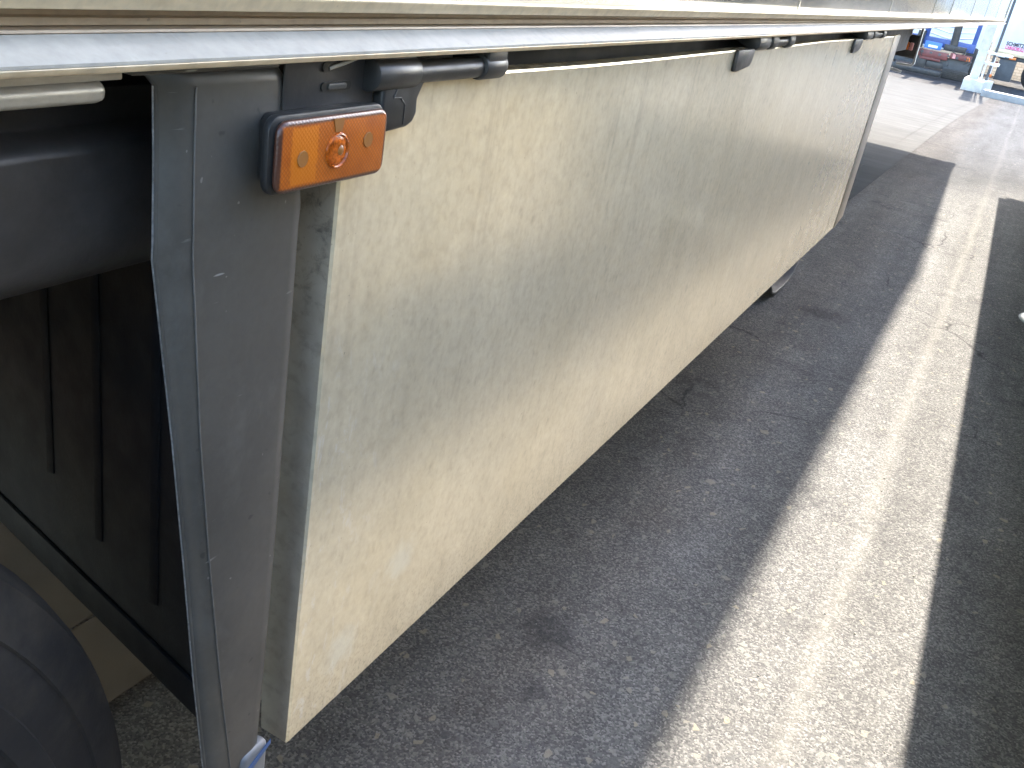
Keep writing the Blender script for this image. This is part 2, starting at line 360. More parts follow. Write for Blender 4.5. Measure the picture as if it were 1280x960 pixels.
def prism(poly, vec, bm=None):
    bm = bm or bmesh.new(); vec = Vector(vec)
    a = [bm.verts.new(p) for p in poly]; b = [bm.verts.new(Vector(p) + vec) for p in poly]
    n = len(poly)
    bm.faces.new(a); bm.faces.new(b[::-1])
    for i in range(n): bm.faces.new((a[i], b[i], b[(i + 1) % n], a[(i + 1) % n]))
    return bm
def ext_y(poly, y0, y1, bm=None): return prism([(x, y0, z) for x, z in poly], (0, y1 - y0, 0), bm)
def ext_x(poly, x0, x1, bm=None): return prism([(x0, y, z) for y, z in poly], (x1 - x0, 0, 0), bm)
def cyl(bm, p0, p1, r, n=20, r2=None):
    p0, p1 = Vector(p0), Vector(p1); d = (p1 - p0).normalized(); a = d.orthogonal().normalized(); b = d.cross(a)
    r2 = r if r2 is None else r2
    A = [bm.verts.new(p0 + (a * math.cos(t) + b * math.sin(t)) * r) for t in [2 * math.pi * i / n for i in range(n)]]
    C = [bm.verts.new(p1 + (a * math.cos(t) + b * math.sin(t)) * r2) for t in [2 * math.pi * i / n for i in range(n)]]
    bm.faces.new(A); bm.faces.new(C[::-1])
    for i in range(n): bm.faces.new((A[i], C[i], C[(i + 1) % n], A[(i + 1) % n]))
    return bm
def tube(bm, pts, r, n=10):
    for a, b in zip(pts, pts[1:]): cyl(bm, a, b, r, n)
    for p in pts[1:-1]: bmesh.ops.create_icosphere(bm, subdivisions=1, radius=r * 1.0, matrix=Matrix.Translation(p))
    return bm
def lathe_x(bm, prof, cx, cy, cz, n=64):
    """prof: list of (x offset, radius) around an axis along x through (cy, cz)"""
    rings = []
    for (dx, r) in prof:
        rings.append([bm.verts.new((cx + dx, cy + r * math.cos(2 * math.pi * i / n), cz + r * math.sin(2 * math.pi * i / n))) for i in range(n)])
    for A, C in zip(rings, rings[1:]):
        for i in range(n): bm.faces.new((A[i], C[i], C[(i + 1) % n], A[(i + 1) % n]))
    return bm
def rrect(y0, y1, z0, z1, r, n=6):
    P = []
    for cy, cz, a0 in ((y1 - r, z1 - r, 0), (y0 + r, z1 - r, 90), (y0 + r, z0 + r, 180), (y1 - r, z0 + r, 270)):
        for k in range(n + 1):
            t = R(a0 + 90 * k / n); P.append((cy + r * math.cos(t), cz + r * math.sin(t)))
    return P

# ---------------------------------------------------------------- ground
def gz(y):
    t = min(1, max(0, (y - 9) / 24)); t = t * t * (3 - 2 * t)
    # gentle fall of the yard away from the camera
    lin = -.86 * min(1, max(0, (y - 9) / 24))
    return .5 * lin + .5 * (-.86 * t)
ys = [-120, -40, -10, 0, 5, 8] + [9 + i for i in range(25)] + [34, 40, 60, 120, 400, 900]
def sheet(name, xl, xr, ylist, dz, mat):
    bm = bmesh.new(); rows = []
    for y in ylist:
        a, b = xl(y), xr(y)
        rows.append([bm.verts.new((a + (b - a) * k / 4, y, gz(y) + dz)) for k in range(5)])
    for A, C in zip(rows, rows[1:]):
        for k in range(4): bm.faces.new((A[k], A[k + 1], C[k + 1], C[k]))
    o = link(name, bm, mat, smooth=True); o['kind'] = 'structure'; return o
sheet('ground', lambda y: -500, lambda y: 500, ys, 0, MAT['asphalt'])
def edge_x(y):
    if y < 6.8: return -.555 + (y - .87) * (.219 / 5.93)
    return -.336 + min(1, (y - 6.8) / 3) * .045
cy = [-20, -6, -2, 0, .4, .87, 2, 4, 6, 6.8, 8] + [9 + i for i in range(20)] + [28.6]
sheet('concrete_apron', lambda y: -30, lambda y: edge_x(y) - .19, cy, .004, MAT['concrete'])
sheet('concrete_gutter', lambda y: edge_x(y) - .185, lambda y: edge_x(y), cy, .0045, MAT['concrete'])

# ---------------------------------------------------------------- trailer with the storage box
TA = thing('semi_trailer', 'long parked trailer with dusty beige underslung storage box, orange side marker and steel side wall', 'trailer', (0, 0, 0))
TA['label'] = 'long parked trailer with dusty beige storage box panel and orange side marker'
YR, YF = -2.4, 11.49
# body
bm = ext_y([(-.004, 1.186), (-.004, 3.94), (-.05, 4.0), (-2.54, 4.0), (-2.58, 3.94), (-2.58, 1.186)], YR, YF)
link('cargo_body', bm, MAT['wall'], TA, bevel=.004)
# vertical seams / rivet strips on the side wall
for y in (1.98, 3.2, 4.42, 5.2, 6.6, 8.0, 9.6):
    link('wall_seam', box(-.004, -.0028, y, y + .008, 1.195, 3.93), MAT['wall'], TA, bevel=.001)
link('floor_pan', box(-2.55, -.06, YR + .02, YF - .02, 1.15, 1.183), MAT['chassis'], TA)
rail = [(-.012, 1.1935), (.016, 1.1935), (.0165, 1.1915), (.012, 1.1838), (-.012, 1.1838)]
link('top_bead', ext_y(rail, YR, YF - .02), MAT['rail'], TA, bevel=.0006)
link('rail_groove', ext_y([(-.012, 1.1837), (-.006, 1.1837), (-.006, 1.1782), (-.0028, 1.1774), (-.0028, 1.1738), (-.0045, 1.1733), (-.012, 1.1733)], YR, YF - .022), MAT['groove'], TA)
link('groove_ridge', ext_y([(-.012, 1.1731), (.0050, 1.1731), (.0055, 1.1718), (.004, 1.1706), (-.012, 1.1706)], YR, YF - .023), MAT['groove'], TA)
rail = [(-.012, 1.1704), (.004, 1.1704), (.0245, 1.1614), (.0260, 1.1605), (.0272, 1.1600), (.0245, 1.1563), (.012, 1.1563), (.012, 1.160), (-.012, 1.160)]
link('bottom_rail', ext_y(rail, YR, YF - .02), MAT['rail'], TA, bevel=.0006)
link('rail_band', ext_y([(.0060, 1.1714), (.0268, 1.1622), (.0268, 1.1606), (.0048, 1.1705)], YR, YF - .021), MAT['band'], TA)
link('corner_post', box(-.06, .004, YF + .001, YF + .03, 1.157, 4.0), MAT['wall'], TA, bevel=.004)
b = bmesh.new(); cyl(b, (.017, YF - .06, 1.178), (.024, YF - .06, 1.178), .012); link('rail_bolt', b, MAT['black'], TA)
# refrigeration unit on the headboard (casts the stepped shadow)
pf = [(-.20, .035), (-.257, .19), (-.55, .34), (-.83, .56), (-1.29, .60)]
pf = pf + [(-2.58 - x, y) for x, y in pf[-2::-1]]
fr = link('refrigeration_unit', prism([(x, YF + y, 1.9) for x, y in pf], (0, 0, 2.06)), MAT['white'], TA, bevel=.02)
link('grille', box(-1.7, -.9, YF + .59, YF + .612, 2.0, 2.6), MAT['black'], fr)
# chassis
link('side_raiser', box(-.075, -.05, .50, 4.35, 1.06, 1.156), MAT['chassis'], TA)
for x in (-.95, -1.75): link('chassis_beam', ext_y([(x, .72), (x, .74), (x + .05, .74), (x + .05, 1.06), (x, 1.06), (x, 1.08), (x + .14, 1.08), (x + .14, 1.06), (x + .09, 1.06), (x + .09, .74), (x + .14, .74), (x + .14, .72)], YR + .1, 10.9), MAT['chassis'], TA)
for y in (.8, 1.6, 2.4, 3.2, 4.7, 5.5, 6.3, 7.1, 7.9, 8.7, 9.5, 10.3): link('cross_member', box(-2.5, -.9, y, y + .05, 1.085, 1.149), MAT['chassis'], TA)
# cream tube + strip at far left, under the rail
bm = bmesh.new()
N = 14; ring0 = []
def tube_end(bm, x, z, r, y0, y1):
    prof = [(y0, r), (y1 - r * .8, r), (y1 - r * .35, r * .88), (y1 - r * .08, r * .6), (y1, .0008)]
    rr = [[bm.verts.new((x + q * math.cos(2 * math.pi * i / N), y, z + q * math.sin(2 * math.pi * i / N))) for i in range(N)] for y, q in prof]
    for A, C in zip(rr, rr[1:]):
        for i in range(N): bm.faces.new((A[i], C[i], C[(i + 1) % N], A[(i + 1) % N]))
tube_end(bm, -.004, 1.1408, .0062, YR, .373)
link('guard_tube', bm, MAT['cream'], TA, smooth=True)
link('tube_strip', box(-.012, .001, YR, .383, 1.1468, 1.1518), MAT['cream'], TA, bevel=.0008)
# dark side beam over the wheels
beam = [(-.060, 1.135), (-.050, 1.130), (-.055, 1.118), (-.055, 1.108), (-.040, 1.103), (-.036, 1.098), (-.0355, 1.050), (-.038, 1.036), (-.043, 1.024), (-.052, 1.014), (-.062, 1.009), (-.08, 1.012), (-.08, 1.135)]
link('side_beam', ext_y(beam, YR, .50), MAT['black'], TA, bevel=.002)
# mudguard sheet / dark flap behind the bracket with pressed ribs
def fy(x): return .565 - .225 * x
bm = bmesh.new(); prism([(-.088, fy(-.088), .49), (-.95, fy(-.95), .49), (-.95, fy(-.95), 1.10), (-.088, fy(-.088), 1.10)], (0, .006, 0), bm)
fl = link('mud_flap', bm, MAT['flap'], TA)
bm = bmesh.new()
for x, z0 in ((-.205, .548), (-.312, .566), (-.415, .60)):
    prism([(x - .006, fy(x) - .0005, z0), (x + .006, fy(x) - .0005, z0), (x + .006, fy(x) - .0005, 1.09), (x - .006, fy(x) - .0005, 1.09)], (0, -.003, 0), bm)
link('rib', bm, MAT['flap'], fl, bevel=.002)
bm = bmesh.new(); prism([(-.088, fy(-.088) - .006, .457), (-.95, fy(-.95) - .006, .457), (-.95, fy(-.95) - .006, .498), (-.088, fy(-.088) - .006, .498)], (0, .005, 0), bm)
link('hem_strip', bm, MAT['flap'], fl, bevel=.001)

# grey folded bracket beside the box
def bracket(parent):
    # outer face as columns (y) over rows (z); x gives the folds
    rows = [  # z, y_left, y_crease, y_right, x_left, x_crease, x_right
        (1.152, .402, .433, .508, -.008, .000, .000),
        (1.140, .413, .436, .520, -.006, .001, .001),
        (1.100, .413, .436, .538, -.005, .001, .001),
        (1.050, .413, .437, .545, -.005, .001, .001),
        (1.036, .4135, .438, .5455, -.006, .000, .000),
        (.90, .433, .450, .546, -.006, .000, .000),
        (.787, .447, .464, .546, -.006, .000, .000),
        (.66, .462, .482, .545, -.006, .000, .000),
        (.53, .480, .503, .542, -.006, .000, .000),
        (.44, .492, .512, .540, -.006, .000, .000)]
    bm = bmesh.new(); R_ = []
    for z, yl, yc, yr, xl, xc, xr in rows:
        R_.append([bm.verts.new(p) for p in ((xl - .003, yl, z), (xl, yl + .0015, z), (xc - .0004, yc - .002, z), (xc, yc + .001, z), (xr, yr - .012, z), (xr - .0012, yr - .003, z), (xr - .0035, yr, z))])
    for A, C in zip(R_, R_[1:]):
        for k in range(len(A) - 1): bm.faces.new((A[k], A[k + 1], C[k + 1], C[k]))
    o = link('mounting_bracket', bm, MAT['leg'], parent, smooth=True)
    sd = o.modifiers.new('solid', 'SOLIDIFY'); sd.thickness = .0022; sd.offset = -1
    # weld bead along the inner crease
    b2 = bmesh.new()
    pts = [Vector((xc + .0005, yc, z)) for z, yl, yc, yr, xl, xc, xr in rows[1:]]
    tube(b2, pts, .0006, 8); link('crease_bead', b2, MAT['bead'], o, smooth=True)
    b4 = bmesh.new(); tube(b4, [Vector((xl - .0030, yl + .0004, z)) for z, yl, yc, yr, xl, xc, xr in rows[1:]], .0007, 8)
    link('worn_edge', b4, MAT['worn'], o, smooth=True)
    # top flange that curls back under the rail
    b3 = bmesh.new(); prism([(-.06, .385, 1.1525), (.006, .385, 1.1525), (.006, .503, 1.1525), (-.06, .503, 1.1525)], (0, 0, -.003), b3)
    link('top_flange', b3, MAT['leg'], o, bevel=.001)
    return o
br = bracket(TA)
# pale sleeve with a blue band at the foot of the bracket
bm = ext_y([(-.012, .40), (.004, .40), (.004, .535), (-.012, .535)], .515, .5505)
sv = link('plastic_sleeve', bm, MAT['strap'], TA, bevel=.006, seg=3)
bm = bmesh.new(); prism([(.0045, .508, .506), (.0045, .5515, .528), (.0045, .5515, .534), (.0045, .508, .516)], (.0006, 0, 0), bm)
link('blue_band', bm, MAT['bluestrap'], sv)

# storage box -------------------------------------------------------------
ZB, ZT = .496, 1.133
PB = link('storage_box', ext_y([(-.10, ZB + .01), (-.035, ZB + .01), (-.035, ZT - .03), (-.10, ZT - .03)], .60, 3.70), MAT['chassis'], TA)
# outer lid: front face grid (slightly wavy) with return flanges
def lid(parent, y0=.585, y1=3.46, y2=3.72, xin=-.014):
    bm = bmesh.new(); cols = []
    ylist = [y0, y0 + .002, y0 + .004] + [y0 + .03 + (y1 - y0 - .04) * i / 44 for i in range(45)] + [y1, y1 + .01, y2]
    nz = 16
    def face_x(y, z):
        if y > y1 + .005: return -.001 + (xin + .001) * (y - y1) / (y2 - y1)
        return 0
    def top(y): return ZT + .0012 * math.sin(y * 3.1 + .4) - .0008 * math.sin(y * 7.3)
    for j, y in enumerate(ylist):
        zt = top(y); zb = ZB - (.012 if y > 3.4 else 0) * 0
        col = []
        xr = -.0022 if j == 0 else 0
        # bottom lip, face, top lip
        col.append(bm.verts.new((-.018, y, zb + .001)))
        col.append(bm.verts.new((face_x(y, zb) - .0015, y, zb)))
        for z in [zb + .002, zb + .0035] + [zb + .0035 + (zt - zb - .007) * i / nz for i in range(1, nz)] + [zt - .0035, zt - .002]:
            col.append(bm.verts.new((face_x(y, z) + xr, y, z)))
        col.append(bm.verts.new((face_x(y, zt) - .0015 + xr, y, zt)))
        col.append(bm.verts.new((-.016, y, zt + .0005)))
        cols.append(col)
    for A, C in zip(cols, cols[1:]):
        for k in range(len(A) - 1): bm.faces.new((A[k], C[k], C[k + 1], A[k + 1]))
    o = link('box_lid', bm, MAT['panel'], parent, smooth=True)
    return o
ld = lid(PB)
# return flange at the rear end (faces the camera)
bm = bmesh.new()
prism([(-.0022, .5852, ZB), (-.034, .586, ZB), (-.036, .586, ZB + .035), (-.085, .586, ZB + .06), (-.085, .586, ZT - .01), (-.0022, .5852, ZT)], (0, .002, 0), bm)
link('end_flange', bm, MAT['endflange'], PB)
# inward-bent lid end, its darker reflection put into the colour
bm = bmesh.new(); prism([(.0012, 3.475, ZB - .001), (-.0118, 3.724, ZB - .004), (-.0118, 3.724, ZT - .004), (.0012, 3.475, ZT - .002)], (-.002, 0, 0), bm)
link('lid_bend', bm, MAT['lid_bend_dark'], PB, bevel=.0008)
link('front_trim', box(-.03, -.014, 3.7255, 3.735, ZB - .005, ZT - .01), MAT['flange'], PB, bevel=.002)

# hinges
def hinge(parent, y, s=1.0, flap=True, fy0=None):
    """y: start of the barrel"""
    root = bpy.data.objects.new('hinge', None); COL.objects.link(root); root.parent = parent; root.location = (0, y, 0)
    x = .006; z = 1.1405
    b = bmesh.new(); cyl(b, (x, .028, z), (x, .155, z), .0088, 24); link('barrel', b, MAT['plastic'], root, smooth=True)
    b = bmesh.new(); cyl(b, (x, -.004, z + .001), (x, .052, z + .001), .0125, 28); B(b, -.02, .012, 0, .05, z - .002, 1.156)
    link('knuckle', b, MAT['plastic'], root, bevel=.0015)
    b = bmesh.new(); cyl(b, (x, .155, z + .001), (x, .192, z + .001), .0118, 28); B(b, -.02, .0165, .157, .19, z, 1.156)
    link('knuckle', b, MAT['plastic'], root, bevel=.0015)
    return root
def hinge_flap(parent, ya, yb, ztop=1.137, zlow=1.100, x0=0.0005):
    P = [(ya, ztop), (yb + .018, ztop), (yb + .006, ztop - .006), (yb, ztop - .016), (yb + .001, zlow + .010), (yb - .004, zlow + .003), (yb - .012, zlow), (ya, zlow - .002)]
    bm = ext_x(P, x0, x0 + .011)
    o = link('hinge_plate', bm, MAT['plastic'], parent, bevel=.003, seg=3)
    b = bmesh.new()
    L = yb - ya
    for a, c in (((ya + .35 * L, ztop - .006), (ya + .28 * L, ztop - .013)), ((ya + .28 * L, ztop - .013), (ya + .5 * L, ztop - .0135)), ((ya + .5 * L, ztop - .0145), (ya + .62 * L, ztop - .019)), ((ya + .62 * L, ztop - .019), (ya + .62 * L, zlow + .003))):
        cyl(b, (x0 + .0112, *a), (x0 + .0112, *c), .0005, 6)
    link('moulded_line', b, MAT['black'], o)
    return o
h1 = hinge(TA, .602)
hinge_flap(TA, .614, .662)
def small_flap(parent, ya, yb, zl=1.100):
    P = [(ya, 1.134), (yb, 1.134), (yb - .002, zl + .016), (yb - .012, zl + .006), (ya + .01, zl), (ya, zl + .001)]
    return link('hinge_plate', ext_x(P, .0005, .007), MAT['plastic'], parent, bevel=.002)
for (ya, yb, hb, hl) in ((1.60, 1.70, 1.70, .25), (2.70, 2.81, 2.83, .33)):
    small_flap(TA, ya, yb)
    root = bpy.data.objects.new('hinge', None); COL.objects.link(root); root.parent = TA; root.location = (0, hb, 0)
    b = bmesh.new(); cyl(b, (.0, .02, 1.142), (.0, hl, 1.142), .0085, 20); link('barrel', b, MAT['plastic'], root, smooth=True)
    for k in (0.0, hl * .38, hl * .9):
        b = ext_y([(-.03, 1.156), (.009, 1.156), (.0125, 1.146), (.0115, 1.136), (.004, 1.130), (-.006, 1.131), (-.03, 1.142)], k, k + hl * (.16 if k else .3))
        link('knuckle', b, MAT['plastic'], root, bevel=.0015)

# slotted plate above the marker
bm = ext_x([(.512, 1.1562), (.6125, 1.1562), (.6125, 1.112), (.512, 1.112)], .0012, .0032)
pl = link('lamp_bracket', bm, MAT['black'], TA, bevel=.001)
bm = bmesh.new(); prism([(.0033, y, z) for y, z in rrect(.549, .582, 1.1315, 1.1375, .0028)], (.0012, 0, 0), bm); link('slot_rim', bm, MAT['plastic'], pl)
bm = bmesh.new(); prism([(.0036, y, z) for y, z in rrect(.555, .576, 1.1325, 1.1365, .0018)], (.0022, 0, 0), bm); link('slot_tongue', bm, MAT['leg'], pl, bevel=.0005)
bm = bmesh.new(); prism([(.0033, y, z) for y, z in rrect(.549, .580, 1.1445, 1.151, .0028)], (.0012, 0, 0), bm); link('slot_rim', bm, MAT['plastic'], pl)
bm = bmesh.new(); tube(bm, [Vector((.004, .556, 1.1465)), Vector((.007, .568, 1.150)), Vector((.009, .590, 1.156))], .0014, 8); link('cable', bm, MAT['cream'], pl, smooth=True)
link('bright_clip', box(.0015, .0045, .6128, .620, 1.1400, 1.1415), MAT['cream'], pl)

# marker light: housing, lens, centre bulb, screw discs
ML = bpy.data.objects.new('side_marker', None); COL.objects.link(ML); ML.parent = TA; ML.location = (0, .004, -.0028)
LX = .0165
bm = bmesh.new(); prism([(.001, y, z) for y, z in rrect(.488, .598, 1.0775, 1.1245, .008)], (LX - .004, 0, 0), bm)
link('housing', bm, MAT['plastic'], ML, bevel=.002)
bm = bmesh.new(); prism([(LX - .004, y, z) for y, z in rrect(.4775, .603, 1.0743, 1.1262, .010)], (.006, 0, 0), bm)
link('gasket', bm, MAT['plastic'], ML, bevel=.0018)
bm = bmesh.new(); prism([(LX + .0021, y, z) for y, z in rrect(.481, .6005, 1.0762, 1.1235, .009)], (.0055, 0, 0), bm)
link('lens', bm, MAT['amber'], ML, bevel=.0028, seg=3)
bm = bmesh.new(); b0 = LX + .0077
lathe_x(bm, [(0, .0125), (.0012, .0122), (.0016, .0112), (.0006, .0106), (-.0002, .0098)], b0 - .0004, .542, 1.0995, 40)
link('bulb_ring', bm, MAT['amberplain'], ML, smooth=True)
bm = bmesh.new(); lathe_x(bm, [(0, .0104), (.0006, .0095), (.0010, .0062), (.0012, .0028), (.0012, .0001)], b0 - .0001, .542, 1.0995, 40)
link('bulb_dome', bm, MAT['amberplain'], ML, smooth=True)
bm = bmesh.new(); lathe_x(bm, [(0, .0035), (.0006, .0026), (.0008, .0001)], b0 + .001, .5445, 1.0995, 16); link('bulb', bm, MAT['amberdark'], ML, smooth=True)
for y, z in ((.505, 1.098), (.577, 1.1035)):
    bm = bmesh.new(); lathe_x(bm, [(0, .0055), (.0004, .0053), (.0004, .0001)], b0 + .0002, y, z, 24); link('screw_cover', bm, MAT['amberdark'], ML)
bm = bmesh.new(); prism([(b0, y, z) for y, z in ((.535, 1.1215), (.547, 1.1215), (.545, 1.1125), (.538, 1.1125))], (.0005, 0, 0), bm); link('lens_stem', bm, MAT['amberdark'], ML)

# wheels (three axles, right side)
def wheel(parent, y, xo=-.055, z=.5):
    root = bpy.data.objects.new('wheel', None); COL.objects.link(root); root.parent = parent; root.location = (0, y, 0)
    bm = bmesh.new()
    prof = [(-.36, .29), (-.375, .40), (-.35, .47), (-.31, .497), (-.24, .5)]
    for g in (-.24, -.175, -.11): prof += [(g, .5), (g + .004, .486), (g + .014, .486), (g + .018, .5)]
    prof += [(-.045, .499), (-.030, .4955), (-.020, .490), (-.0195, .486), (-.014, .478), (-.0075, .460), (-.0065, .4575), (-.0085, .4555), (-.004, .436), (-.002, .425), (-.0002, .4235), (0, .404), (-.0025, .402), (-.003, .379), (-.0005, .377), (-.001, .367), (-.0035, .365), (-.005, .34), (-.016, .315), (-.03, .295), (-.035, .29)]
    lathe_x(bm, prof, xo, 0, z, 128); link('tyre', bm, MAT['rubber'], root, smooth=True)
    bm = bmesh.new(); lathe_x(bm, [(-.034, .292), (-.028, .296), (-.03, .27), (-.06, .26), (-.13, .25), (-.14, .13), (-.05, .11), (-.045, .0001)], xo, 0, z, 64)
    link('rim', bm, MAT['galv'], root, smooth=True)
    return root
wh = wheel(TA, -.04)
wheel(TA, -1.36)
# landing leg with its curved foot
def landing_leg(parent, x, y, mfoot):
    root = bpy.data.objects.new('landing_leg', None); COL.objects.link(root); root.parent = parent; root.location = (x, y, 0)
    link('outer_leg', box(-.07, .07, -.07, .07, .38, 1.02), MAT['chassis'], root, bevel=.006)
    link('inner_leg', box(-.05, .05, -.05, .05, .10, .40), MAT['darkgrey'], root, bevel=.004)
    P = [(-.27, .075), (-.20, .028), (-.12, .006), (0, .0), (.12, .006), (.20, .028), (.27, .075), (.27, .085), (.20, .04), (.12, .018), (0, .012), (-.12, .018), (-.20, .04), (-.27, .085)]
    f = link('foot', ext_x(P, -.11, .11), mfoot, root, bevel=.002)
    for sx in (-1, 1):
        link('gusset', ext_x([(-.12, .018), (.12, .018), (.05, .13), (-.05, .13)], sx * .058, sx * .066), mfoot, root, bevel=.001)
    return root
landing_leg(TA, -.34, 4.26, MAT['black'])
landing_leg(TA, -2.24, 4.26, MAT['black'])
# tube rack and small orange lamp under the front of the trailer
rk = bpy.data.objects.new('tube_rack', None); COL.objects.link(rk); rk.parent = TA
bm = bmesh.new()
tube(bm, [Vector(p) for p in ((-.76, 10.2, .97), (-.78, 10.2, .70), (-.83, 10.2, .62), (-.66, 10.2, .60))], .012)
link('rack_tube', bm, MAT['galv'], rk, smooth=True)
bm = bmesh.new(); tube(bm, [Vector(p) for p in ((-.74, 10.3, .66), (-.60, 10.3, .665), (-.585, 10.3, .69), (-.60, 10.3, 1.05))], .011); link('rack_tube', bm, MAT['galv'], rk, smooth=True)
bm = bmesh.new(); tube(bm, [Vector(p) for p in ((-.82, 9.9, 1.05), (-.78, 9.95, .93), (-.71, 10.0, .90), (-.66, 10.0, .94), (-.66, 10.0, 1.06))], .012); link('air_line', bm, MAT['strap'], rk, smooth=True)
link('lamp_plate', box(-.80, -.60, 10.42, 10.46, .72, .93), MAT['black'], rk, bevel=.01)
link('orange_lamp', box(-.74, -.685, 10.38, 10.415, .79, .86), MAT['orange'], rk, bevel=.008)
link('white_lamp', box(-.68, -.645, 10.38, 10.415, .79, .86), MAT['pinkref'], rk, bevel=.008)
link('front_support', box(-.78, -.72, 9.6, 9.7, .95, 1.1), MAT['black'], rk)

# ---------------------------------------------------------------- neighbour trailer on the right
TB = thing('semi_trailer', 'neighbouring flatbed trailer at the right edge whose low edge casts the hard dark shadow', 'trailer', (.587, 2.43, 0), R(1.026))
yf = 7.7; yr = -6.4
link('deck', ext_y([(.0, 1.18), (.0, 1.235), (2.58, 1.235), (2.58, 1.18)], yr, yf), MAT['chassis'], TB, bevel=.004)
link('headboard', box(.25, 2.4, yf - .1, yf - .04, 1.236, 2.1), MAT['rail'], TB, bevel=.01)
for sx in (.0, 2.54):
    for k in range(6): link('side_stake', box(sx + .004, sx + .036, yr + .3 + k * 2.3, yr + .36 + k * 2.3, 1.236, 1.34), MAT['black'], TB, bevel=.004)
link('bottom_rail', ext_y([(-.012, 1.16), (-.012, 1.20), (-.004, 1.21), (.03, 1.21), (.03, 1.15), (-.010, 1.15)], yr, yf), MAT['rail'], TB, bevel=.002)
link('floor_pan', box(.04, 2.5, yr, yf - .02, 1.08, 1.17), MAT['chassis'], TB)
link('side_raiser', box(.06, .08, yr, 1.0, .9, 1.08), MAT['chassis'], TB)
for x in (.95, 1.75): link('chassis_beam', box(x, x + .13, yr, yf - .5, .72, 1.07), MAT['chassis'], TB, bevel=.01)
link('storage_box', boxes([(.093, .70, -2.9, .25, .475, 1.10)]), MAT['flange'], TB, bevel=.004)
link('box_lid', box(.072, .090, -2.92, .27, .468, 1.13), MAT['panel'], TB, bevel=.004)
r2 = bpy.data.objects.new('landing_leg', None); COL.objects.link(r2); r2.parent = TB; r2.location = (.39, 2.55, 0)
link('outer_leg', box(-.07, .07, -.07, .07, .35, 1.06), MAT['chassis'], r2, bevel=.006)
link('inner_leg', box(-.05, .05, -.05, .05, .08, .4), MAT['darkgrey'], r2, bevel=.004)
b = bmesh.new(); cyl(b, (0, 0, 0), (0, 0, .012), .19, 32, .17); cyl(b, (0, 0, .012), (0, 0, .09), .08, 24, .05); link('foot', b, MAT['strap'], r2, bevel=.003)
def wheelB(y):
    root = bpy.data.objects.new('wheel', None); COL.objects.link(root); root.parent = TB; root.location = (0, y, 0)
    bm = bmesh.new(); lathe_x(bm, [(.36, .29), (.37, .42), (.34, .48), (.28, .5), (.05, .5), (.02, .48), (0, .42), (.01, .33), (.035, .29)], .10, 0, .5, 64); link('tyre', bm, MAT['rubber'], root, smooth=True)
    bm = bmesh.new(); lathe_x(bm, [(.034, .292), (.03, .27), (.06, .26), (.13, .25), (.14, .13), (.05, .11), (.045, .0001)], .10, 0, .5, 40); link('rim', bm, MAT['galv'], root, smooth=True)
wheelB(-3.7); wheelB(-5.0)

TE = thing('semi_trailer', 'unseen white box trailer added beyond the flatbed to block sky light', 'trailer', (3.95, 1.0, 0), R(1.0))  # unseen, added to block and neutralise sky light on the panel
link('cargo_body', ext_y([(.0, 1.18), (.0, 3.9), (.05, 3.95), (2.55, 3.95), (2.58, 3.9), (2.58, 1.18)], -6, 7.0), MAT['whitewall'], TE, bevel=.004)
link('bottom_rail', box(-.012, .03, -6, 7.0, 1.13, 1.21), MAT['rail'], TE, bevel=.002)
link('storage_box', box(.06, 2.4, -1.5, 3.0, .45, 1.12), MAT['flange'], TE, bevel=.004)
for y in (-4.8, -3.5):
    link('wheel', lathe_x(bmesh.new(), [(.36, .0001), (.36, .29), (.37, .42), (.34, .48), (.28, .5), (.05, .5), (.02, .48), (0, .42), (.01, .33), (.035, .29), (.06, .0001)], .10, y, .5, 48), MAT['rubber'], TE, smooth=True)

# unseen trailer added on the far left (its shade keeps the ground under the trailer dark)
TC = thing('semi_trailer', 'unseen trailer added on the far left to shade the ground under the marker trailer', 'trailer', (-3.15, 0, 0))
link('cargo_body', ext_y([(.0, 1.18), (.0, 3.95), (-.05, 4.0), (-2.55, 4.0), (-2.58, 3.95), (-2.58, 1.18)], -6, 7.6), MAT['whitewall'], TC, bevel=.004)
link('bottom_rail', box(-.03, .012, -6, 7.6, 1.12, 1.21), MAT['rail'], TC, bevel=.002)
link('landing_leg', box(-.4, -.3, 5.9, 6.0, 0, 1.12), MAT['chassis'], TC, bevel=.004)

# ---------------------------------------------------------------- far yard (about 30 m away, ground 0.86 m lower)
G = gz(33)
TK = thing('truck', 'blue and black truck chassis with a dull red rear beam standing across the yard', 'truck', (-2.6, 33, G))
def tk(name, x0, x1, y0, y1, z0, z1, m, bevel=.01, par=TK):   # world x, z -> local
    return link(name, box(x0 + 2.6, x1 + 2.6, y0 - 33, y1 - 33, z0 - G, z1 - G), MAT[m], par, bevel=bevel)
tk('skirt_panel', -3.7, -1.26, 33.1, 33.2, -.55, -.22, 'darkgrey')
tk('lower_beam', -3.75, -1.95, 32.85, 33.0, -.80, -.62, 'black', .03)
gr = bmesh.new()
for k in range(6): B(gr, .66, 1.36, -.12, -.08, .10 + k * .045, .115 + k * .045)
for k in range(8): B(gr, .66 + k * .1, .675 + k * .1, -.11, -.09, .09, .36)
link('step_grille', gr, MAT['black'], TK)
tk('step_back', -1.94, -1.24, 33.0, 33.05, -.80, -.50, 'black')
tk('rear_beam', -3.0, -1.92, 32.95, 33.08, -.30, -.10, 'red')
tk('rear_beam', -1.88, -1.27, 32.95, 33.08, -.22, -.06, 'red')
tk('reflector', -2.98, -2.90, 32.93, 32.948, -.27, -.10, 'pinkref', 0)
tk('reflector', -1.80, -1.72, 32.93, 32.948, -.20, -.06, 'pinkref', 0)
tk('tail_lamp', -1.40, -1.30, 32.93, 32.948, -.2, -.10, 'orange', 0)
